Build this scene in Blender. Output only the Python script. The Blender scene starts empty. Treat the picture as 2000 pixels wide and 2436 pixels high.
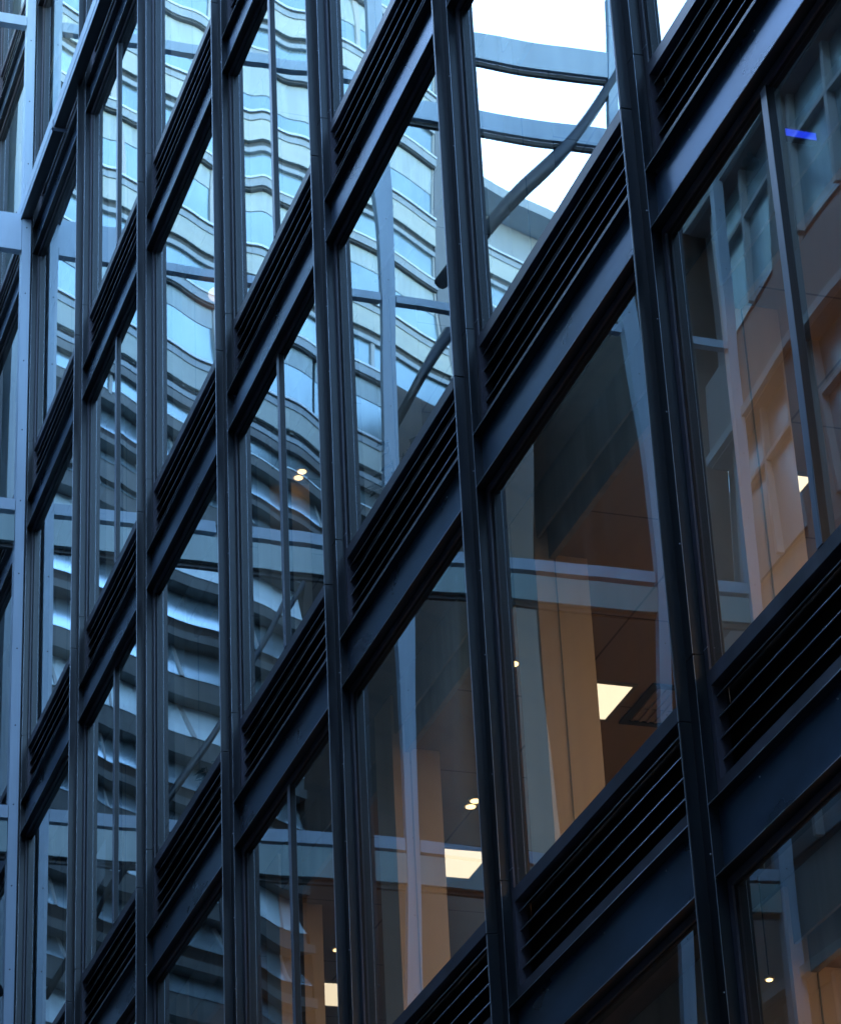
import bpy, math, random
from mathutils import Matrix, Vector
random.seed(7)
SC = bpy.context.scene
COL = SC.collection

# ------------------------------------------------------------------ camera
cam_data = bpy.data.cameras.new("camera")
cam = bpy.data.objects.new("camera", cam_data)
COL.objects.link(cam)
R = ((0.30924678, 0.47652019, 0.82297931), (0.9499329, -0.11415231, -0.29085519), (-0.04465338, 0.87172115, -0.48796343))
CP = (28.3495117, -5.47953979, -12.4121652)
cam.matrix_world = Matrix([[R[0][0], R[0][1], R[0][2], CP[0]], [R[1][0], R[1][1], R[1][2], CP[1]],
                           [R[2][0], R[2][1], R[2][2], CP[2]], [0, 0, 0, 1]])
cam_data.sensor_width = 36.0
cam_data.sensor_fit = 'AUTO'
cam_data.lens = 7165.0994 / 2436 * 36
cam_data.clip_end = 3000
cam_data.clip_start = 0.1
cam_data.dof.use_dof = True
cam_data.dof.focus_distance = 18.5
cam_data.dof.aperture_fstop = 9.0
SC.camera = cam

# ------------------------------------------------------------------ sky, sun, exposure
SUN_EL, SUN_ROT = math.radians(26), math.radians(272)
world = bpy.data.worlds.new("World")
SC.world = world
world.use_nodes = True
wt = world.node_tree
bg = wt.nodes["Background"]
sky = wt.nodes.new("ShaderNodeTexSky")
sky.sky_type = 'NISHITA'
sky.sun_disc = False
sky.sun_elevation = SUN_EL
sky.sun_rotation = SUN_ROT
sky.air_density = 1.3
sky.dust_density = 0.25
sky.ozone_density = 3.0
wt.links.new(sky.outputs[0], bg.inputs[0])
bg.inputs[1].default_value = 0.15
sun_d = bpy.data.lights.new("sun", 'SUN')
sun_d.energy = 0.5
sun_d.angle = math.radians(25)
sun_d.color = (0.95, 0.98, 1.0)
sun = bpy.data.objects.new("sun", sun_d)
COL.objects.link(sun)
sdir = Vector((math.sin(SUN_ROT) * math.cos(SUN_EL), math.cos(SUN_ROT) * math.cos(SUN_EL), math.sin(SUN_EL)))
sun.rotation_euler = sdir.to_track_quat('Z', 'Y').to_euler()
SC.view_settings.view_transform = 'Standard'
SC.view_settings.look = 'None'
SC.view_settings.exposure = 3.45
SC.view_settings.gamma = 1.0
SC.cycles.max_bounces = 14
SC.cycles.transparent_max_bounces = 24
SC.cycles.glossy_bounces = 8
SC.cycles.diffuse_bounces = 4

# ------------------------------------------------------------------ materials
def new_mat(name):
    m = bpy.data.materials.new(name)
    m.use_nodes = True
    return m, m.node_tree, m.node_tree.nodes["Principled BSDF"]

def noise(nt, scale, detail=4, stretch=None):
    tc = nt.nodes.new("ShaderNodeTexCoord")
    mp = nt.nodes.new("ShaderNodeMapping")
    if stretch: mp.inputs['Scale'].default_value = stretch
    n = nt.nodes.new("ShaderNodeTexNoise")
    n.inputs['Scale'].default_value = scale
    n.inputs['Detail'].default_value = detail
    nt.links.new(tc.outputs['Object'], mp.inputs[0])
    nt.links.new(mp.outputs[0], n.inputs['Vector'])
    return n

def ramp(nt, src, a, b, lo=0.35, hi=0.65):
    r = nt.nodes.new("ShaderNodeValToRGB")
    r.color_ramp.elements[0].position = lo
    r.color_ramp.elements[1].position = hi
    r.color_ramp.elements[0].color = (*a, 1)
    r.color_ramp.elements[1].color = (*b, 1)
    nt.links.new(src, r.inputs[0])
    return r

def metal(name, c, rough=0.35, metallic=0.0, spec=0.5, var=0.25, stretch=(1, 1, 0.12), scale=5):
    m, nt, p = new_mat(name)
    n = noise(nt, scale, 5, stretch)
    r = ramp(nt, n.outputs[0], [x * (1 - var) for x in c], [x * (1 + var) for x in c])
    nt.links.new(r.outputs[0], p.inputs['Base Color'])
    mr = nt.nodes.new("ShaderNodeMapRange")
    mr.inputs['To Min'].default_value = rough * 0.8
    mr.inputs['To Max'].default_value = rough * 1.25
    nt.links.new(n.outputs[0], mr.inputs[0])
    nt.links.new(mr.outputs[0], p.inputs['Roughness'])
    p.inputs['Metallic'].default_value = metallic
    p.inputs['Specular IOR Level'].default_value = spec
    return m

def emit(name, c, s):
    m, nt, p = new_mat(name)
    p.inputs['Base Color'].default_value = (0.8, 0.8, 0.8, 1)
    p.inputs['Emission Color'].default_value = (*c, 1)
    p.inputs['Emission Strength'].default_value = s
    return m

def glass(name, sheets, tint=(0.86, 0.93, 0.93), gtint=(0.86, 0.98, 1.0), r0=0.043):
    """window glass: reflection of 2*sheets surfaces, the rest passes straight through"""
    m = bpy.data.materials.new(name)
    m.use_nodes = True
    nt = m.node_tree
    nt.nodes.clear()
    out = nt.nodes.new("ShaderNodeOutputMaterial")
    mix = nt.nodes.new("ShaderNodeMixShader")
    tr = nt.nodes.new("ShaderNodeBsdfTransparent")
    gl = nt.nodes.new("ShaderNodeBsdfGlossy")
    gl.inputs['Roughness'].default_value = 0.0
    tr.inputs[0].default_value = (*tint, 1)
    gl.inputs[0].default_value = (*gtint, 1)
    geo = nt.nodes.new("ShaderNodeNewGeometry")
    dot = nt.nodes.new("ShaderNodeVectorMath"); dot.operation = 'DOT_PRODUCT'
    nt.links.new(geo.outputs['Incoming'], dot.inputs[0])
    nt.links.new(geo.outputs['Normal'], dot.inputs[1])
    def M(op, a, b=None):
        x = nt.nodes.new("ShaderNodeMath"); x.operation = op
        for i, v in enumerate((a, b)):
            if v is None: continue
            if isinstance(v, (int, float)): x.inputs[i].default_value = v
            else: nt.links.new(v, x.inputs[i])
        return x.outputs[0]
    c = M('ABSOLUTE', dot.outputs['Value'])
    s = M('POWER', M('SUBTRACT', 1.0, c), 5.0)
    r = M('ADD', M('MULTIPLY', s, 1 - r0), r0)
    n2 = 2 * sheets
    f = M('DIVIDE', M('MULTIPLY', r, float(n2)), M('ADD', 1.0, M('MULTIPLY', r, float(n2 - 1))))
    nt.links.new(f, mix.inputs[0])
    nt.links.new(tr.outputs[0], mix.inputs[1])
    nt.links.new(gl.outputs[0], mix.inputs[2])
    film = nt.nodes.new("ShaderNodeBsdfDiffuse")          # thin film of dust, heavier in rain-washed streaks
    film.inputs[0].default_value = (0.5, 0.52, 0.54, 1)
    n = noise(nt, 6, 5, (1.6, 1, 0.18))
    mr = nt.nodes.new("ShaderNodeMapRange")
    mr.inputs['From Min'].default_value = 0.42; mr.inputs['From Max'].default_value = 0.8
    mr.inputs['To Min'].default_value = 0.004; mr.inputs['To Max'].default_value = 0.045
    nt.links.new(n.outputs[0], mr.inputs[0])
    mx2 = nt.nodes.new("ShaderNodeMixShader")
    nt.links.new(mr.outputs[0], mx2.inputs[0]); nt.links.new(mix.outputs[0], mx2.inputs[1]); nt.links.new(film.outputs[0], mx2.inputs[2])
    nt.links.new(mx2.outputs[0], out.inputs[0])
    return m

def tiled(name, c, cj, size, width=0.012, rough=0.8, rot=None):
    """suspended-ceiling or cladding joints"""
    m, nt, p = new_mat(name)
    tc = nt.nodes.new("ShaderNodeTexCoord")
    mp = nt.nodes.new("ShaderNodeMapping")
    if rot: mp.inputs['Rotation'].default_value = rot
    b = nt.nodes.new("ShaderNodeTexBrick")
    b.offset = 0.0
    b.inputs['Scale'].default_value = 1.0
    b.inputs['Brick Width'].default_value = size[0]
    b.inputs['Row Height'].default_value = size[1]
    b.inputs['Mortar Size'].default_value = width
    b.inputs['Color1'].default_value = (*c, 1)
    b.inputs['Color2'].default_value = (*[x * 0.93 for x in c], 1)
    b.inputs['Mortar'].default_value = (*cj, 1)
    nt.links.new(tc.outputs['Object'], mp.inputs[0])
    nt.links.new(mp.outputs[0], b.inputs['Vector'])
    nt.links.new(b.outputs[0], p.inputs['Base Color'])
    p.inputs['Roughness'].default_value = rough
    return m

M_FIN = metal("dark_blue_steel", (0.008, 0.012, 0.017), 0.32, var=0.5, spec=0.42)
M_PANEL = metal("dark_spandrel_metal", (0.075, 0.13, 0.21), 0.28, metallic=0.75, stretch=(0.5, 1, 1), scale=3)
M_LEDGE = metal("black_ledge_metal", (0.010, 0.010, 0.012), 0.45)
M_FRAME = metal("plum_frame_metal", (0.050, 0.050, 0.068), 0.36, var=0.35)
M_INNER = metal("inner_frame_metal", (0.009, 0.013, 0.018), 0.4)
M_SLAT = metal("louvre_metal", (0.012, 0.010, 0.011), 0.5)
M_EDGE = metal("edge_glint_and_screw_metal", (0.46, 0.51, 0.58), 0.38, metallic=0.8)  # lightened to paint the sky's glint along edges; also screws and joint lines
M_BLACK = metal("black_void", (0.006, 0.006, 0.007), 0.8)
M_PALEBAR = metal("bar_sheen_and_bracket_metal", (0.20, 0.23, 0.29), 0.28, spec=0.8)  # paints the sky sheen on window bar fronts; also awning brackets
M_GLASS = glass("double_glazing", 2)
M_WGLASS = glass("screen_glass", 1, tint=(0.93, 0.97, 0.97))
M_COLUMN = metal("painted_column", (0.74, 0.60, 0.47), 0.7, var=0.04, scale=2)
M_CEIL = tiled("ceiling_tiles", (0.36, 0.28, 0.21), (0.14, 0.11, 0.09), (1.2, 1.2), 0.008)
M_FASCIA = metal("ceiling_fascia", (0.28, 0.29, 0.28), 0.6)
M_ROOM = metal("room_wall", (0.34, 0.26, 0.19), 0.8, var=0.08)
M_FLOOR = metal("room_floor", (0.10, 0.08, 0.07), 0.7)
M_STEEL = metal("pale_blue_painted_steel", (0.30, 0.39, 0.48), 0.38, var=0.08)
M_STRUT = metal("dark_strut_steel", (0.018, 0.026, 0.034), 0.45)
M_PALE = metal("pale_cladding", (0.38, 0.43, 0.41), 0.55, var=0.05, stretch=(0.4, 0.4, 2))
M_SPGLASS = metal("grey_green_spandrel_glass", (0.24, 0.33, 0.33), 0.25, var=0.08)
M_GREYFAS = metal("grey_fascia", (0.26, 0.31, 0.34), 0.45, var=0.08)
M_DARKSLOT = metal("dark_slot", (0.045, 0.055, 0.060), 0.6)
M_BLIND = metal("pale_blinds", (0.35, 0.43, 0.45), 0.6, var=0.1, stretch=(3, 3, 0.3))
M_MIRROR = metal("sun_control_glass", (0.30, 0.41, 0.45), 0.22, metallic=0.6, var=0.15, stretch=(0.6, 0.6, 0.6), scale=1.2)
M_BRIGHTSTRIP = metal("brightened_strip", (0.66, 0.78, 0.82), 0.5, var=0.12, stretch=(0.5, 0.5, 2), scale=2)  # paled to brighten the lower reflections
M_TILT = metal("sky_catching_strip", (0.56, 0.72, 0.80), 0.24, metallic=0.75, var=0.14, stretch=(0.5, 0.5, 2), scale=2)  # for strips shaped to face up and mirror bright sky
M_BROWN = metal("brown_board", (0.12, 0.13, 0.13), 0.5, var=0.15)
M_NOSE = metal("bright_flashing", (0.55, 0.61, 0.65), 0.4, metallic=0.2, var=0.05)
M_DARKCLAD = tiled("dark_brown_cladding", (0.030, 0.020, 0.013), (0.010, 0.008, 0.006), (6.0, 0.55), 0.06, 0.6, (math.radians(90), 0, 0))
M_GREYBOARD = tiled("grey_boards", (0.25, 0.29, 0.33), (0.12, 0.14, 0.16), (4.0, 0.42), 0.012, 0.6)
M_CWALL = metal("render_wall", (0.22, 0.22, 0.215), 0.8, var=0.06)
M_CWIN = metal("white_window_frame", (0.36, 0.38, 0.38), 0.5, var=0.04)
M_GROUND = tiled("paving_slabs", (0.10, 0.10, 0.10), (0.05, 0.05, 0.05), (0.6, 0.6), 0.012, 0.8)
M_LEAF = metal("leaf_green", (0.06, 0.11, 0.06), 0.45, var=0.4, stretch=(1, 1, 1), scale=20)
M_POT = metal("pot", (0.25, 0.25, 0.25), 0.5)
M_PAPER = metal("paper", (0.8, 0.8, 0.8), 0.7, var=0.02)
M_CABLE = metal("black_cable", (0.01, 0.01, 0.01), 0.5)
M_CHAIR = metal("blue_seat_fabric", (0.08, 0.14, 0.20), 0.8)
M_LIGHT = emit("lit_panel", (1.0, 0.77, 0.52), 0.21)
M_DEEPFILL = emit("unseen_fill_panel", (1.0, 0.58, 0.27), 4.2)  # unseen panels added deep in the rooms to warm them
M_LOWFILL = emit("unseen_low_fill_panel", (1.0, 0.58, 0.27), 8.0)  # stronger added fill for the low storey, out of view
M_SPOT = emit("lit_downlight", (1.0, 0.60, 0.25), 0.6)
M_GLOBE = emit("lit_globe", (1.0, 0.74, 0.66), 0.16)
M_BLUE = emit("blue_led", (0.0, 0.03, 1.0), 0.11)

# ------------------------------------------------------------------ mesh helpers
class MB:
    def __init__(s): s.v, s.f, s.mi, s.mats, s.sm = [], [], [], [], []
    def m(s, mat):
        if mat not in s.mats: s.mats.append(mat)
        return s.mats.index(mat)
    def box(s, x0, x1, y0, y1, z0, z1, mat):
        return s.prism([(x0, y0), (x1, y0), (x1, y1), (x0, y1)], z0, z1, mat)
    def prism(s, poly, z0, z1, mat):
        i, b, n = s.m(mat), len(s.v), len(poly)
        s.v += [(x, y, z0) for x, y in poly] + [(x, y, z1) for x, y in poly]
        fs = [tuple(b + k for k in range(n))[::-1], tuple(b + n + k for k in range(n))]
        fs += [(b + k, b + (k + 1) % n, b + n + (k + 1) % n, b + n + k) for k in range(n)]
        s.f += fs; s.mi += [i] * len(fs); s.sm += [False] * len(fs)
    def xprism(s, poly, x0, x1, mat, smooth=False):
        """profile (y,z) swept along x"""
        i, b, n = s.m(mat), len(s.v), len(poly)
        s.v += [(x0, y, z) for y, z in poly] + [(x1, y, z) for y, z in poly]
        fs = [tuple(b + k for k in range(n))[::-1], tuple(b + n + k for k in range(n))]
        fs += [(b + k, b + (k + 1) % n, b + n + (k + 1) % n, b + n + k) for k in range(n)]
        s.f += fs; s.mi += [i] * len(fs); s.sm += [False, False] + [smooth] * n
    def bar(s, p, q, r, mat, n=4, up=(0, 0, 1)):
        """round (n large) or square (n=4) bar from p to q"""
        p, q = Vector(p), Vector(q)
        d = (q - p).normalized()
        a = d.cross(Vector(up))
        if a.length < 1e-4: a = d.cross(Vector((1, 0, 0)))
        a.normalize(); c = d.cross(a)
        i, b = s.m(mat), len(s.v)
        rr = r * (math.sqrt(2) if n == 4 else 1); o = math.pi / 4 if n == 4 else 0
        for e in (p, q):
            for k in range(n):
                t = o + 2 * math.pi * k / n
                s.v.append(tuple(e + a * (rr * math.cos(t)) + c * (rr * math.sin(t))))
        fs = [tuple(b + k for k in range(n)), tuple(b + n + k for k in range(n))[::-1]]
        fs += [(b + (k + 1) % n, b + k, b + n + k, b + n + (k + 1) % n) for k in range(n)]
        s.f += fs; s.mi += [i] * len(fs); s.sm += [False, False] + [n > 6] * n
    def path(s, pts, r, mat, n=8):
        for a, b in zip(pts, pts[1:]): s.bar(a, b, r, mat, n)
    def ball(s, c, r, mat, nu=16, nv=10, sz=1.0):
        i, b = s.m(mat), len(s.v)
        for j in range(nv + 1):
            t = math.pi * j / nv
            for k in range(nu):
                a = 2 * math.pi * k / nu
                s.v.append((c[0] + r * math.sin(t) * math.cos(a), c[1] + r * math.sin(t) * math.sin(a), c[2] + r * sz * math.cos(t)))
        for j in range(nv):
            for k in range(nu):
                s.f.append((b + j * nu + k, b + (j + 1) * nu + k, b + (j + 1) * nu + (k + 1) % nu, b + j * nu + (k + 1) % nu))
                s.mi.append(i); s.sm.append(True)
    def face(s, pts, mat):
        b = len(s.v); s.v += [tuple(p) for p in pts]
        s.f.append(tuple(range(b, b + len(pts)))); s.mi.append(s.m(mat)); s.sm.append(False)
    def build(s, name, parent=None, loc=None):
        me = bpy.data.meshes.new(name)
        me.from_pydata(s.v, [], s.f)
        for m in s.mats: me.materials.append(m)
        me.polygons.foreach_set('material_index', s.mi)
        me.polygons.foreach_set('use_smooth', s.sm)
        me.update()
        o = bpy.data.objects.new(name, me)
        COL.objects.link(o)
        if parent: o.parent = parent
        if loc: o.location = loc
        return o

def tag(o, label, cat, group=None, kind=None):
    if label: o["label"] = label
    if cat: o["category"] = cat
    if group: o["group"] = group
    if kind: o["kind"] = kind
    return o

def thing(name, label, cat, loc=(0, 0, 0), rz=0.0, group=None):
    o = bpy.data.objects.new(name, None)
    COL.objects.link(o)
    o.location = loc
    o.rotation_euler = (0, 0, rz)
    o.empty_display_size = 0.2
    return tag(o, label, cat, group)

# ------------------------------------------------------------------ ground
GZ = -14.2
g = MB(); g.face([(-600, -600, GZ), (600, -600, GZ), (600, 600, GZ), (-600, 600, GZ)], M_GROUND)
tag(g.build("ground"), None, None, kind="structure")

# ------------------------------------------------------------------ the dark office building: facade in the plane y = 0
W, H = 2.77062309, 3.6
MUL = 0.19                        # mullion width, from u = k*W - MUL to k*W
KS = range(-3, 9)                 # bays
JS = range(-4, 4)                 # levels; spandrel of level j sits on z = -H*j
SPLIT = {-2: .465, 1: .465, 3: .462, 6: .468, 8: .465}     # bays with a slim bar in the window
bld = thing("office_building", "dark steel office building of tall windows and black louvred bands, filling the picture", "building", (0, 0, GZ))
def bpart(mb, name, parent=None):
    o = mb.build(name, parent or bld)
    if parent is None: o.location = (0, 0, -GZ)
    return o
ZLO, ZHI = -H * 3 - 2.6, H * 4 + 1.2

for k in range(-3, 10):
    u = k * W
    mb = MB()
    # body, flange and blade in lengths with open joints; the blade's joint sits lower than the body's
    mb.box(u - MUL + .004, u - .004, .012, .17, ZLO, ZHI, M_INNER)
    zs = [ZLO] + [-H * j + 1.12 + 0.02 * math.sin(k * 3 + j) for j in range(3, -5, -1)] + [ZHI]
    for a, b in zip(zs, zs[1:]):
        a += .004; b -= .004
        t = random.uniform(-.0008, .0008)
        mb.box(u - MUL, u, .001 + t, .056, a, b, M_FIN)
        mb.box(u - .0025, u + .001, -.001 + t, .0005 + t, a, b, M_EDGE)  # thin light strip painting the glint on the flange edge
    zs = [ZLO] + [-H * j + 0.82 for j in range(3, -5, -1)] + [ZHI]
    for a, b in zip(zs, zs[1:]):
        a += .004; b -= .004
        t = random.uniform(-.001, .001)
        mb.box(u - .104, u - .090 + t, -.062, .0, a, b, M_FIN)
        mb.box(u - .1045, u - .1015, -.064, -.0615, a, b, M_EDGE)  # glint along the blade tip, put in as a light strip
    for j in range(-4, 4):           # small fixing screws on the flange
        for dz in (-.55, .12, 1.75, 2.5):
            mb.ball((u - .022, -.0012, -H * j + dz), .0045, M_EDGE, 8, 5)
    bpart(mb, "mullion")

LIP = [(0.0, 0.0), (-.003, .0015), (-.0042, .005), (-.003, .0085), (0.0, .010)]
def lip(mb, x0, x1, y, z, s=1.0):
    mb.xprism([(y + a * s, z + b * s) for a, b in LIP], x0, x1, M_EDGE, True)  # light nose standing in for the sky caught on the edge

def pane_mesh(x0, x1, z0, z1, y, seed, amp=1.0, mat=None):
    """a glazing unit, bowed by a few millimetres as real double glazing is"""
    rnd = random.Random(seed)
    nx, nz = 36, 44
    a1 = rnd.choice((-1, 1)) * rnd.uniform(.0022, .0036) * amp
    a2 = rnd.uniform(-.002, .002) * amp
    a3 = rnd.uniform(.0003, .0008) * rnd.choice((-1, 1)) * amp
    a4 = rnd.uniform(-.0004, .0004) * amp
    p1, p2 = rnd.uniform(0, 6.28), rnd.uniform(0, 6.28)
    w = x1 - x0; hgt = z1 - z0
    s = min(1.0, w / 2.3)
    vs, fs = [], []
    for j in range(nz + 1):
        t = j / nz
        for i in range(nx + 1):
            q = i / nx
            d = a1 * s * math.sin(math.pi * q) * math.sin(math.pi * t)
            d += a2 * s * (q - .5) * (t - .5) * 2
            d += a3 * s * math.sin(2 * math.pi * q + p1) * math.sin(math.pi * t + .4)
            d += a4 * math.sin(2 * math.pi * t * 1.3 + p2)
            d += .00003 * amp * math.sin(2 * math.pi * t * hgt / .8 + p1 + 1.2 * math.sin(q * 3 + p2))
            vs.append((x0 + w * q, y + d, z0 + hgt * t))
    for j in range(nz):
        for i in range(nx):
            b = j * (nx + 1) + i
            fs.append((b, b + 1, b + nx + 2, b + nx + 1))
    me = bpy.data.meshes.new("pane")
    me.from_pydata(vs, [], fs)
    me.materials.append(mat or M_GLASS)
    me.polygons.foreach_set('use_smooth', [True] * len(fs))
    o = bpy.data.objects.new("pane", me)
    COL.objects.link(o)
    return o

def child(o, par, par_loc=(0, 0, 0)):
    o.parent = par
    return o

for k in KS:
    x0, x1 = k * W, (k + 1) * W - MUL
    for j in JS:
        B = -H * j
        # spandrel: recessed panel between two thin ledges, louvre above, sill rail
        mb = MB()
        mb.box(x0, x1, .054, .075, B + .006, B + .352, M_PANEL)
        for q in (.18, .5, .82):
            mb.ball((x0 + (x1 - x0) * q, .053, B + .30), .005, M_EDGE, 8, 5)
        sp = bpart(mb, "spandrel_panel")
        mb = MB()
        mb.box(x0, x1, .0015, .09, B - .006, B + .004, M_LEDGE); lip(mb, x0, x1, .002, B - .0035, .55)
        mb.build("ledge", sp)
        mb = MB()
        mb.box(x0, x1, .0015, .09, B + .354, B + .364, M_LEDGE); lip(mb, x0, x1, .002, B + .3555, .55)
        mb.build("ledge", sp)
        mb = MB()
        mb.box(x0, x1, .058, .13, B + .385, B + .475, M_FRAME)          # bottom rail
        mb.box(x0, x0 + .045, .058, .13, B + .475, B + .96, M_FRAME)
        mb.box(x1 - .045, x1, .058, .13, B + .475, B + .96, M_FRAME)
        mb.box(x0, x1, .058, .13, B + .96, B + 1.04, M_FRAME)           # sill
        mb.box(x0, x1, .17, .19, B + .40, B + 1.0, M_BLACK)
        mb.build("louvre_frame", sp)
        mb = MB()
        for n in range(4):
            z = B + .573 + .109 * n
            mb.xprism([(.082, z), (.165, z + .075), (.165, z + .079), (.082, z + .009)], x0 + .045, x1 - .045, M_SLAT)
            lip(mb, x0 + .046, x1 - .046, .0818, z + .001, .7)
        mb.build("louvre", sp)
        # window above this spandrel, up to the ledge of the next one
        if j == -4: continue
        zb, zt = B + 1.041, B + H - .009
        mb = MB()
        f = .045
        mb.box(x0, x0 + f, .058, .13, zb, zt, M_FRAME)
        mb.box(x1 - f, x1, .058, .13, zb, zt, M_FRAME)
        mb.box(x0 + f, x1 - f, .058, .13, zt - f, zt, M_FRAME)
        g2 = .051                       # black rubber gasket round the glass
        mb.box(x0 + f, x0 + g2, .070, .128, zb, zt - f, M_BLACK)
        mb.box(x1 - g2, x1 - f, .070, .128, zb, zt - f, M_BLACK)
        mb.box(x0 + g2, x1 - g2, .070, .128, zt - g2, zt - f, M_BLACK)
        mb.box(x0 + g2, x1 - g2, .070, .128, zb, zb + .012, M_BLACK)
        # joint line across the left jamb
        mb.box(x0 - .0, x0 + f + .001, .0565, .059, B + 1.16, B + 1.164, M_EDGE)
        wf = bpart(mb, "window_frame")
        gx0, gx1, gz0, gz1 = x0 + g2, x1 - g2, zb + .012, zt - g2
        if k in SPLIT:
            c = x0 + SPLIT[k] * W
            mb = MB()
            mb.box(c - .030, c + .030, .057, .128, zb, zt - f, M_INNER)
            mb.box(c - .030, c + .0285, .0545, .0565, zb + .001, zt - f - .001, M_PALEBAR)  # pale strip paints the front as lit by sky; sides stay dark
            mb.build("window_bar", wf)
            child(pane_mesh(gx0, c - .03, gz0, gz1, .077, k * 31 + j), wf)
            child(pane_mesh(c + .03, gx1, gz0, gz1, .077, k * 31 + j + 500), wf)
        else:
            child(pane_mesh(gx0, gx1, gz0, gz1, .077, k * 31 + j), wf)

# storeys behind the glass
UX0, UX1 = -3 * W, 9 * W
for j in range(-4, 4):
    B = -H * j
    mb = MB()
    mb.box(UX0, UX1, .195, 7.0, B + .03, B + .93, M_FLOOR)
    bpart(mb, "floor_slab")
    mb = MB()
    mb.box(UX0, UX1, .47, 6.5, B - .40, B + .025, M_CEIL)
    mb.box(UX0, UX1, .43, .467, B - .43, B + .02, M_FASCIA)
    mb.box(UX0, UX1, .36, .375, B - .30, B + .02, M_FASCIA)
    c = bpart(mb, "ceiling")
    mb = MB()
    mb.box(UX0, UX1, 6.5, 6.7, B - H + .93, B - .402, M_ROOM)
    bpart(mb, "back_wall")
for k in KS:
    for j in JS:
        B = -H * j
        mb = MB()
        u = k * W
        mb.box(u - .36, u, .34, .67, B + .932, B + H - .02, M_COLUMN)
        mb.box(u - .0005, u + .004, .46, .467, B + .94, B + H - .03, M_FASCIA)
        bpart(mb, "column")
mb = MB()
mb.box(UX0 - .2, UX1 + 8, .30, 7.0, GZ, -H * 3 - 2.65, M_PANEL)
mb.box(UX1 + .01, UX1 + 8, .02, 7.0, -H * 3 - 2.6, ZHI, M_PANEL)
mb.box(UX0 - 9, UX0 - .01, .02, 7.0, GZ, ZHI, M_PANEL)
bpart(mb, "wall")
mb = MB()
mb.box(UX0 - 9, UX1 + 8, .0, 7.2, ZHI + .005, ZHI + .5, M_PANEL)
bpart(mb, "roof")

# lights in the offices: seen panels, added unseen fill rows, spotlights
def ceiling_light(k, j, label, mat=M_LIGHT):
    t = thing("ceiling_light", label, "ceiling light", ((k + .355) * W, 1.32, -H * j - .402), 0, "square ceiling lights")
    mb = MB()
    for a, b in ((-.275, -.25), (.25, .275)):
        mb.box(a, b, -.275, .275, -.014, .0, M_FASCIA); mb.box(-.2495, .2495, a, b, -.014, .0, M_FASCIA)
    mb.build("light_frame", t)
    mb = MB(); mb.box(-.2495, .2495, -.2495, .2495, -.010, -.001, mat); mb.build("diffuser", t)
for k, l in ((2, "lit square ceiling panel at the bottom edge of the picture, lowest of the four"),
             (3, "lit square ceiling panel below a pair of small warm spotlights"),
             (4, "lit square ceiling panel beside a dark square air vent and a tan column"),
             (5, "sliver of a lit ceiling panel against the slim bar of the right hand window")):
    ceiling_light(k, 1, l)
for j in (1, 2):
    for k in range(3 if j == 1 else 2, 9):
        for y in (3.0, 4.6):
            mb = MB(); mb.box((k + .355) * W - .25, (k + .355) * W + .25, y - .25, y + .25, -H * j - .414, -H * j - .403, M_DEEPFILL if j == 1 else M_LOWFILL)
            bpart(mb, "ceiling_light")  # added out of view to brighten columns and ceiling

def downlight(x, y, z, label, drop=0):
    t = thing("downlight", label, "downlight", (x, y, z), 0, "round ceiling spotlights")
    mb = MB(); mb.bar((0, 0, -.012), (0, 0, .0), .055, M_FASCIA, 16); mb.build("trim_ring", t)
    mb = MB(); mb.bar((0, 0, -.018), (0, 0, -.0125), .035, M_SPOT, 16); mb.build("bulb", t)
    if drop:
        t.scale = (.42, .42, 1)
        mb = MB(); mb.bar((0, 0, .001), (0, 0, drop), .008, M_BLACK, 8); mb.build("drop_rod", t)
for x, y, j, l in ((8.42, .55, 0, "small warm spotlight in the ceiling above the slim window bar, right of it"),
                   (8.52, .55, 0, "small warm spotlight touching its neighbour right of the slim window bar"),
                   (7.66, .55, 0, "small warm spotlight in the ceiling left of the slim window bar"),
                   (12.46, .70, 1, "warm spotlight left of the pale column in the sixth bay"),
                   (10.39, 1.16, 1, "warm spotlight above the square panel in the fifth bay"),
                   (10.29, 1.16, 1, "warm spotlight beside its twin above the fifth bay panel"),
                   (7.48, 1.04, 1, "warm spotlight above the square panel low in the fourth bay")):
    downlight(x, y, -H * j - .402, l)
downlight(16.64, .21, -7.675, "lone amber spotlight low in the bottom right window", .5)

def globe(x, y, z, r, label):
    t = thing("globe_lamp", label, "lamp", (x, y, z), 0, "round globe lamps")
    mb = MB(); mb.ball((0, 0, -.10 - r), r, M_GLOBE); mb.build("lamp_shade", t)
    mb = MB(); mb.bar((0, 0, -.12), (0, 0, 0), .012, M_BLACK, 8); mb.build("stem", t)
globe(4.43 + .35, 1.62, 6.8, .085, "pinkish globe lamp behind the top pane of the fourth bay")
globe(5.78, .60, 3.2, .07, "pinkish globe lamp close to the left frame in the third bay")
globe(5.95, 1.1, 3.2, .04, "small warm lamp right of the globe in the third bay")

# blue lit strip sign and ceiling camera in the right window
t = thing("blue_light_strip", "glowing blue light strip under the ceiling in the top right window", "light strip", (17.84, .26, -3.845))
mb = MB(); mb.box(-.02, .02, -.09, .09, -.024, .024, M_BLACK); mb.build("housing", t)
mb = MB(); mb.box(.0205, .024, -.08, .08, -.02, .02, M_BLUE); mb.build("diffuser", t)
t = thing("ceiling_camera", "small black camera hung from the ceiling edge in the right window", "camera", (17.33, .25, -3.585))
mb = MB(); mb.bar((0, 0, -.03), (0, 0, .0), .015, M_BLACK, 10); mb.build("bracket", t)
mb = MB(); mb.ball((0, 0, -.06), .045, M_BLACK, 14, 9, .8); mb.build("body", t)

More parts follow.
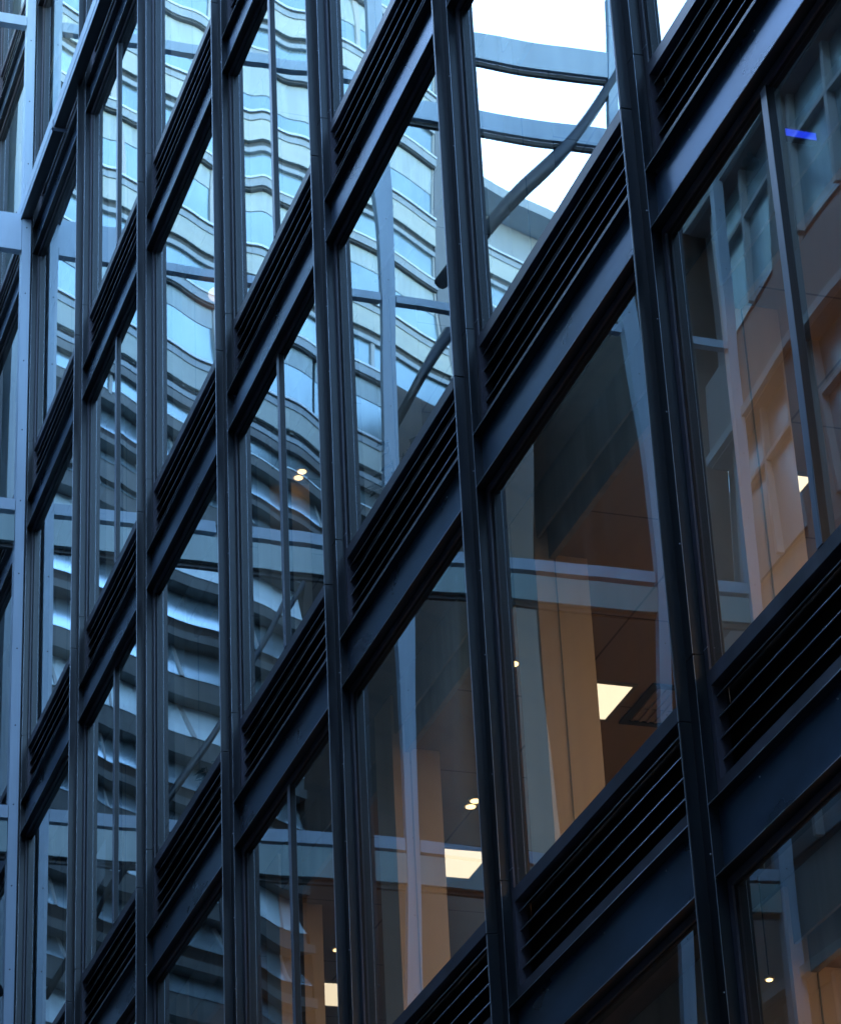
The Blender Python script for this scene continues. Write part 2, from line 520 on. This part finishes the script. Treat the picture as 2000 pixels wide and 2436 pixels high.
def vent(x, y, z, label):
    t = thing("air_vent", label, "air vent", (x, y, z), 0, "square ceiling air vents")
    mb = MB()
    for a, b in ((-.30, -.25), (.25, .30)):
        mb.box(a, b, -.30, .30, -.014, -.002, M_INNER); mb.box(-.249, .249, a, b, -.014, -.002, M_INNER)
    mb.build("vent_frame", t)
    mb = MB()
    for i in range(9): mb.box(-.248, .248, -.235 + i * .055, -.215 + i * .055, -.010, -.002, M_ROOM)
    mb.build("grille", t)
vent(12.08, 1.98, -H - .402, "dark square air vent in the office ceiling beside a lit square panel")
# things standing on the sills inside
def plant(x, y, z, h, n, label, seed):
    rnd = random.Random(seed)
    t = thing("potted_plant", label, "plant", (x, y, z), 0, "potted plants behind the glass")
    mb = MB()
    prof = [(.05, 0), (.065, .11)]
    mb.bar((0, 0, 0), (0, 0, .11), .06, M_POT, 14); mb.build("pot", t)
    mb = MB()
    tips = []
    for i in range(n):
        a = rnd.uniform(0, 6.28); r = rnd.uniform(.02, .14); zz = h * rnd.uniform(.5, 1)
        p = [(0, 0, .1), (r * .4 * math.cos(a), r * .4 * math.sin(a), .1 + zz * .6), (r * math.cos(a), r * math.sin(a), .1 + zz)]
        mb.path(p, .004, M_LEAF, 6); tips.append((p[2], a))
    mb.build("stem", t)
    mb = MB()
    for (x_, y_, z_), a0 in tips:
        for q in range(6):
            a = a0 + rnd.uniform(-1.4, 1.4); L = rnd.uniform(.07, .13); w = L * .24; dz = rnd.uniform(-.9, .3)
            d = Vector((math.cos(a), math.sin(a), dz)).normalized(); s = d.cross(Vector((0, 0, 1))).normalized()
            o = Vector((x_, y_, z_ - rnd.uniform(0, .10)))
            mb.face([o, o + d * L * .45 + s * w, o + d * L + Vector((0, 0, -.02)), o + d * L * .45 - s * w], M_LEAF)
    mb.build("leaves", t)
plant(11.62, .27, -2.66, .62, 9, "leafy potted plant on the sill of the fifth bay, largest of the plants", 1)
plant(6.72, .27, -2.66, .45, 7, "small potted plant on the sill in the third bay", 2)
plant(10.05, .27, 2.30 + .24 - .2, .55, 8, "potted plant on the sill behind the upper fourth bay", 3)
mb = MB(); mb.box(2.93, 3.31, .150, .153, -1.79, -1.43, M_PAPER)
tag(mb.build("paper_sheet"), "pale sheet of paper stuck inside the glass of the second bay", "paper")
pts = [(12.02 + .09 * math.cos(a) * (1 - .25 * a / 6), .17, -6.14 + .07 * math.sin(a)) for a in [x * .35 for x in range(0, 11)]]
mb = MB(); mb.path(pts, .005, M_CABLE, 6)
tag(mb.build("cable"), "thin black cable looping up from the sill of the fifth bay", "cable")

# office chair behind the glass screen at the far left
t = thing("office_chair", "blue backed office chair standing behind the glass at the left edge", "chair", (-3.9, .62, 6.53 + .6))
mb = MB(); mb.bar((0, 0, .08), (0, 0, .45), .03, M_CABLE, 10)
for i in range(5):
    a = i * 2 * math.pi / 5; mb.bar((0, 0, .09), (.28 * math.cos(a), .28 * math.sin(a), .05), .018, M_CABLE, 6)
mb.build("base", t)
mb = MB(); mb.box(-.24, .24, -.24, .22, .45, .53, M_CHAIR); mb.build("seat", t)
mb = MB(); mb.box(-.22, .22, .20, .26, .60, 1.12, M_CHAIR); mb.build("backrest", t)
for s in (-1, 1):
    mb = MB(); mb.bar((s * .28, -.1, .72), (s * .28, .16, .72), .022, M_CABLE, 8); mb.bar((s * .28, .03, .5), (s * .28, .03, .72), .016, M_CABLE, 8)
    mb.build("armrest", t)

# ------------------------------------------------------------------ awning cassette on the upper left of the facade
aw = thing("awning_cassette", "long grey awning box fixed across the upper left of the dark facade", "awning", (-.2, 0, 7.62))
mb = MB()
mb.box(0, 5.35, -.150, -.03, 0, .25, M_LEDGE)
mb.build("housing", aw)
mb = MB()
for z0, z1, y in ((.004, .07, -.156), (.078, .15, -.160), (.158, .246, -.156)):
    mb.box(.004, 5.345, y, -.1505, z0, z1, M_STEEL)
mb.build("fascia", aw)
for x in (-.012, 5.352):
    mb = MB(); mb.box(x, x + .010, -.165, -.02, -.012, .27, M_FRAME); mb.build("end_cap", aw)
for x in (2.02, 4.8):
    mb = MB(); mb.box(x, x + .05, -.172, -.001, -.016, -.001, M_PALEBAR); mb.box(x, x + .05, -.172, -.161, -.016, .10, M_PALEBAR); mb.build("bracket", aw)

# ------------------------------------------------------------------ steel and glass screen closing the court (plane x = 0, running towards -y)
scr = thing("steel_screen", "pale blue painted steel frame standing across the court, meeting the dark facade at the corner", "steel frame", (0, -.06, GZ))
def spart(mb, name):
    o = mb.build(name, scr, (0, .06, -GZ)); return o
POSTS = (.085, 2.0, 4.06, 7.18, 8.5)
for i, t in enumerate(POSTS):
    mb = MB(); hw = (.05, .05, .10, .085, .08)[i]
    mb.box(-.06, .06, -t - hw, -t + hw, GZ, 12.4, M_STEEL)
    for z in range(-12, 13):
        mb.bar((.0605, -t, z * .9 + .3), (.064, -t, z * .9 + .3), .008, M_STRUT, 8)
    if i == 1:
        mb = MB(); mb.box(-.03, .03, -t - .03, -t + .03, GZ, 3.7, M_STRUT)
    spart(mb, "post")
BEAMS = [(3.78, 3.92), (.15, .29), (7.19, 7.30), (10.42, 10.56), (-3.4, -3.26), (-7.0, -6.86)]
for z0, z1 in BEAMS:
    mb = MB()
    if 9 > z0 > 4:
        for a, b in ((.14, 3.945), (4.175, 7.065), (7.295, 8.415)): mb.box(-.05, .055, -b, -a, z0, z1, M_STEEL)
        spart(mb, "beam"); continue
    if z0 > 9: mb.box(-.05, .055, -4.06, -.14, z0, z1, M_STEEL); spart(mb, "beam"); continue
    for a, b in zip((.14, 2.055, 4.175, 7.295), (1.945, 3.945, 7.065, 8.415)): mb.box(-.05, .055, -b, -a, z0, z1, M_STEEL)
    spart(mb, "beam")
for z0, z1, m, y0, y1 in ((3.41, 3.73, M_SPGLASS, .14, 8.44), (7.31, 7.70, M_STEEL, .14, 1.3), (-.22, .12, M_SPGLASS, .14, 8.44), (11.10, 11.50, M_STEEL, 4.12, 8.44),
                          (10.02, 10.30, M_STEEL, 4.12, 8.44)):
    mb = MB(); mb.box(-.03, .035, -y1, -y0, z0, z1, m); mb.box(-.09, -.031, -y1, -y0, z0 - .05, z0, M_STRUT); spart(mb, "spandrel_panel")
for (a, za), (b, zb), r in (((2.95, 3.3), (.14, -1.75), .035), ((4.95, 6.95), (4.12, 5.45), .06), ((7.4, 11.4), (4.9, 7.6), .085)):
    mb = MB(); mb.bar((0, -a, za), (0, -b, zb), r, M_STRUT, 8); spart(mb, "brace")
# ------------------------------------------------------------------ banded building behind the screen
dx, dy = -.47, -.8827
bb = thing("banded_building", "pale banded building seen through and mirrored by the glass, with blue window strips", "building", (-2.9, -.14, GZ), math.atan2(dy, dx))
def bbp(mb, name): return mb.build(name, bb, (0, 0, -GZ))
S1 = 8.2            # length of the tall wing
S2 = 20.0
mb = MB()
mb.box(0, S1, -6, -.30, GZ, 18.0, M_GREYFAS)
mb.box(S1 + .9, S2, -6, -.30, GZ, 14.5, M_GREYFAS)
bbp(mb, "wall")
mb = MB(); mb.box(S1, S1 + .9, -6, .0, 10.7, 17.5, M_GREYBOARD); mb.box(S1, S1 + .9, -6, -.3, GZ, 10.69, M_DARKCLAD); bbp(mb, "stair_tower")
PIT, Z0 = 1.15, 11.24
def bands(s0, s1, n0, n1):
    for n in range(n0, n1):
        z = Z0 + PIT * n
        mb = MB(); mb.box(s0, s1, -.30, .06, z - .035, z, M_NOSE); bbp(mb, "flashing")
        if n % 2 == 0:
            mb = MB(); mb.box(s0, s1, -.30, .03, z - .06, z - .036, M_DARKSLOT); mb.box(s0, s1, -.30, .035, z - .16, z - .062, M_GREYFAS); mb.box(s0, s1, -.30, .02, z - .50, z - .163, M_PALE)
            mb.box(s0, s1, -.30, -.03, z - .60, z - .503, M_DARKSLOT); mb.box(s0, s1, -.30, .0, z - .68, z - .602, M_GREYFAS); bbp(mb, "spandrel_band")
            zt = z - .68
        else:
            mb = MB(); mb.box(s0, s1, -.30, .045, z - .17, z - .036, M_GREYFAS); mb.box(s0, s1, -.30, .02, z - .20, z - .172, M_DARKSLOT); bbp(mb, "spandrel_band")
            zt = z - .20
        zb = Z0 + PIT * (n - 1)
        mb = MB(); rnd = random.Random(n * 7 + int(s0)); s = s0
        while s < s1 - .05:
            e = min(s1, s + rnd.uniform(1.6, 2.4))
            mb.box(s + .04, e - .04, -.29, -.05, zb + .02, zt - .002, M_MIRROR)
            if n % 2:
                d = rnd.choice((.32, .42, .48, .6)); mb.box(s + .05, e - .05, -.049, -.04, zt - d, zt - .003, M_BLIND)
            s = e
        w = bbp(mb, "window_strip")
        mb = MB(); s = s0; rnd = random.Random(n * 7 + int(s0))
        while s < s1 - .05:
            e = min(s1, s + rnd.uniform(1.6, 2.4)); mb.box(e - .04, e + .04, -.29, -.02, zb + .015, zt - .001, M_CWIN); s = e
        mb.build("window_bars", w)
bands(0, 6.8, -2, 7); bands(6.82, S1, 0, 7)
bands(S1 + .9, S2, 1, 3)
# closer dark boards lower down, with strips tilted up to catch more sky
def boards(s0, s1, z0, z1, pit):
    z = z0; i = 0; rnd = random.Random(int(z0 * 10))
    while z < z1 - .1:
        h = pit * rnd.choice((.22, .30, .40, .46))
        mb = MB(); mb.box(s0, s1, -.30, .03, z, z + h * .4, M_BROWN); mb.box(s0, s1, -.30, -.03, z + h * .4, z + h, M_DARKCLAD if i % 3 == 1 else M_BROWN); bbp(mb, "louvre_board")
        p2 = h + pit * rnd.choice((.38, .48, .62, .75))
        mb = MB(); mb.xprism([(-.02, z + h + .002), (-.29, z + h + .002), (-.29, z + p2 - .002), (-.19, z + p2 - .002)], s0, s1, (M_TILT, M_TILT, M_BRIGHTSTRIP)[i % 3]); w = bbp(mb, "window_strip")  # tilt and pale colour added to send more sky light to the panes
        mb = MB(); q = s0 + rnd.uniform(.5, 1.2)
        while q < s1 - .2:
            mb.xprism([(-.005, z + h + .003), (-.28, z + h + .003), (-.28, z + p2 - .003), (-.175, z + p2 - .003)], q, q + .05, M_CWIN); q += rnd.choice((.9, 1.3, 1.8))
        mb.build("window_bars", w)
        z += p2; i += 1
boards(0, 5.0, -5.4, 6.48, .66)
boards(0, 6.8, 6.48, 8.46, .66)
mb = MB(); mb.box(5.01, S1, -.30, -.02, GZ, 6.47, M_DARKCLAD); mb.box(6.815, S1, -.30, -.021, 6.471, 10.08, M_DARKCLAD); bbp(mb, "dark_cladding")
mb = MB(); mb.box(-.06, .13, -.4, .12, GZ, 18.1, M_GREYFAS); bbp(mb, "corner_pier")
mb = MB(); mb.box(S1 + .9, S2, -.30, -.02, GZ, 11.2, M_DARKCLAD); bbp(mb, "dark_cladding")
mb = MB(); mb.box(S1 + .9, S2, -.5, .2, 14.51, 14.7, M_GREYFAS); bbp(mb, "parapet")

# ------------------------------------------------------------------ building across the court (plane y = -8.6)
cb = thing("court_building", "pale rendered building with white framed windows mirrored in the right hand panes", "building", (20, -8.6, GZ))
def cbp(mb, name, par=None):
    o = mb.build(name, par or cb)
    if par is None: o.location = (-20, 8.6, -GZ)
    return o
CY = -8.6
CT = 10.4
mb = MB(); mb.box(-6.6, -1.2, CY - .249, CY + .1, GZ, CT, M_DARKCLAD)
cbp(mb, "dark_end_wall")
mb = MB(); mb.box(-1.19, 44, CY - 8, CY - .25, GZ, CT, M_CWALL); cbp(mb, "wall")
for z0 in (-10.2, -6.6, -3.0, .6, 4.2, 7.75):
    mb = MB(); mb.box(-1.19, 44, CY - .25, CY, z0 + 2.0, z0 + 3.2 if z0 < 7 else CT - .3, M_CWALL)
    mb.box(-1.19, 44, CY - .001, CY + .08, z0 + 2.02, z0 + 2.14, M_CWIN)
    cbp(mb, "spandrel_band")
    for i in range(18):
        x = -5.9 + i * 2.6
        if x > 40: break
        if x < -1: continue
        mb = MB()
        mb.box(x, x + 2.1, CY - .24, CY - .2, z0 + .02, z0 + 1.98, M_MIRROR)
        w = cbp(mb, "window")
        mb = MB()
        for a in (x, x + 1.015, x + 2.03): mb.box(a, a + .07, CY - .199, CY - .10, z0, z0 + 1.99, M_CWIN)
        mb.box(x, x + 2.1, CY - .199, CY - .105, z0 + 1.25, z0 + 1.31, M_CWIN)
        mb.build("frame", w)
        mb = MB(); mb.box(x + 2.11, x + 2.6, CY - .25, CY - .02, z0 - .39, z0 + 1.995, M_CWALL); cbp(mb, "pier")
mb = MB(); mb.box(-6.8, 44.2, CY - 8, CY + .45, CT + .002, CT + .3, M_GREYFAS); cbp(mb, "cornice")
mb = MB(); mb.box(44.01, 52, CY - 8, 9, GZ, 13.4, M_CWALL)  # unseen block at the court's end, keeps sky off the lower right facade
for z0 in range(-10, 11, 4): mb.box(43.9, 44.005, CY + .5, -.4, z0, z0 + 2.2, M_DARKCLAD)
cbp(mb, "unseen_end_block")
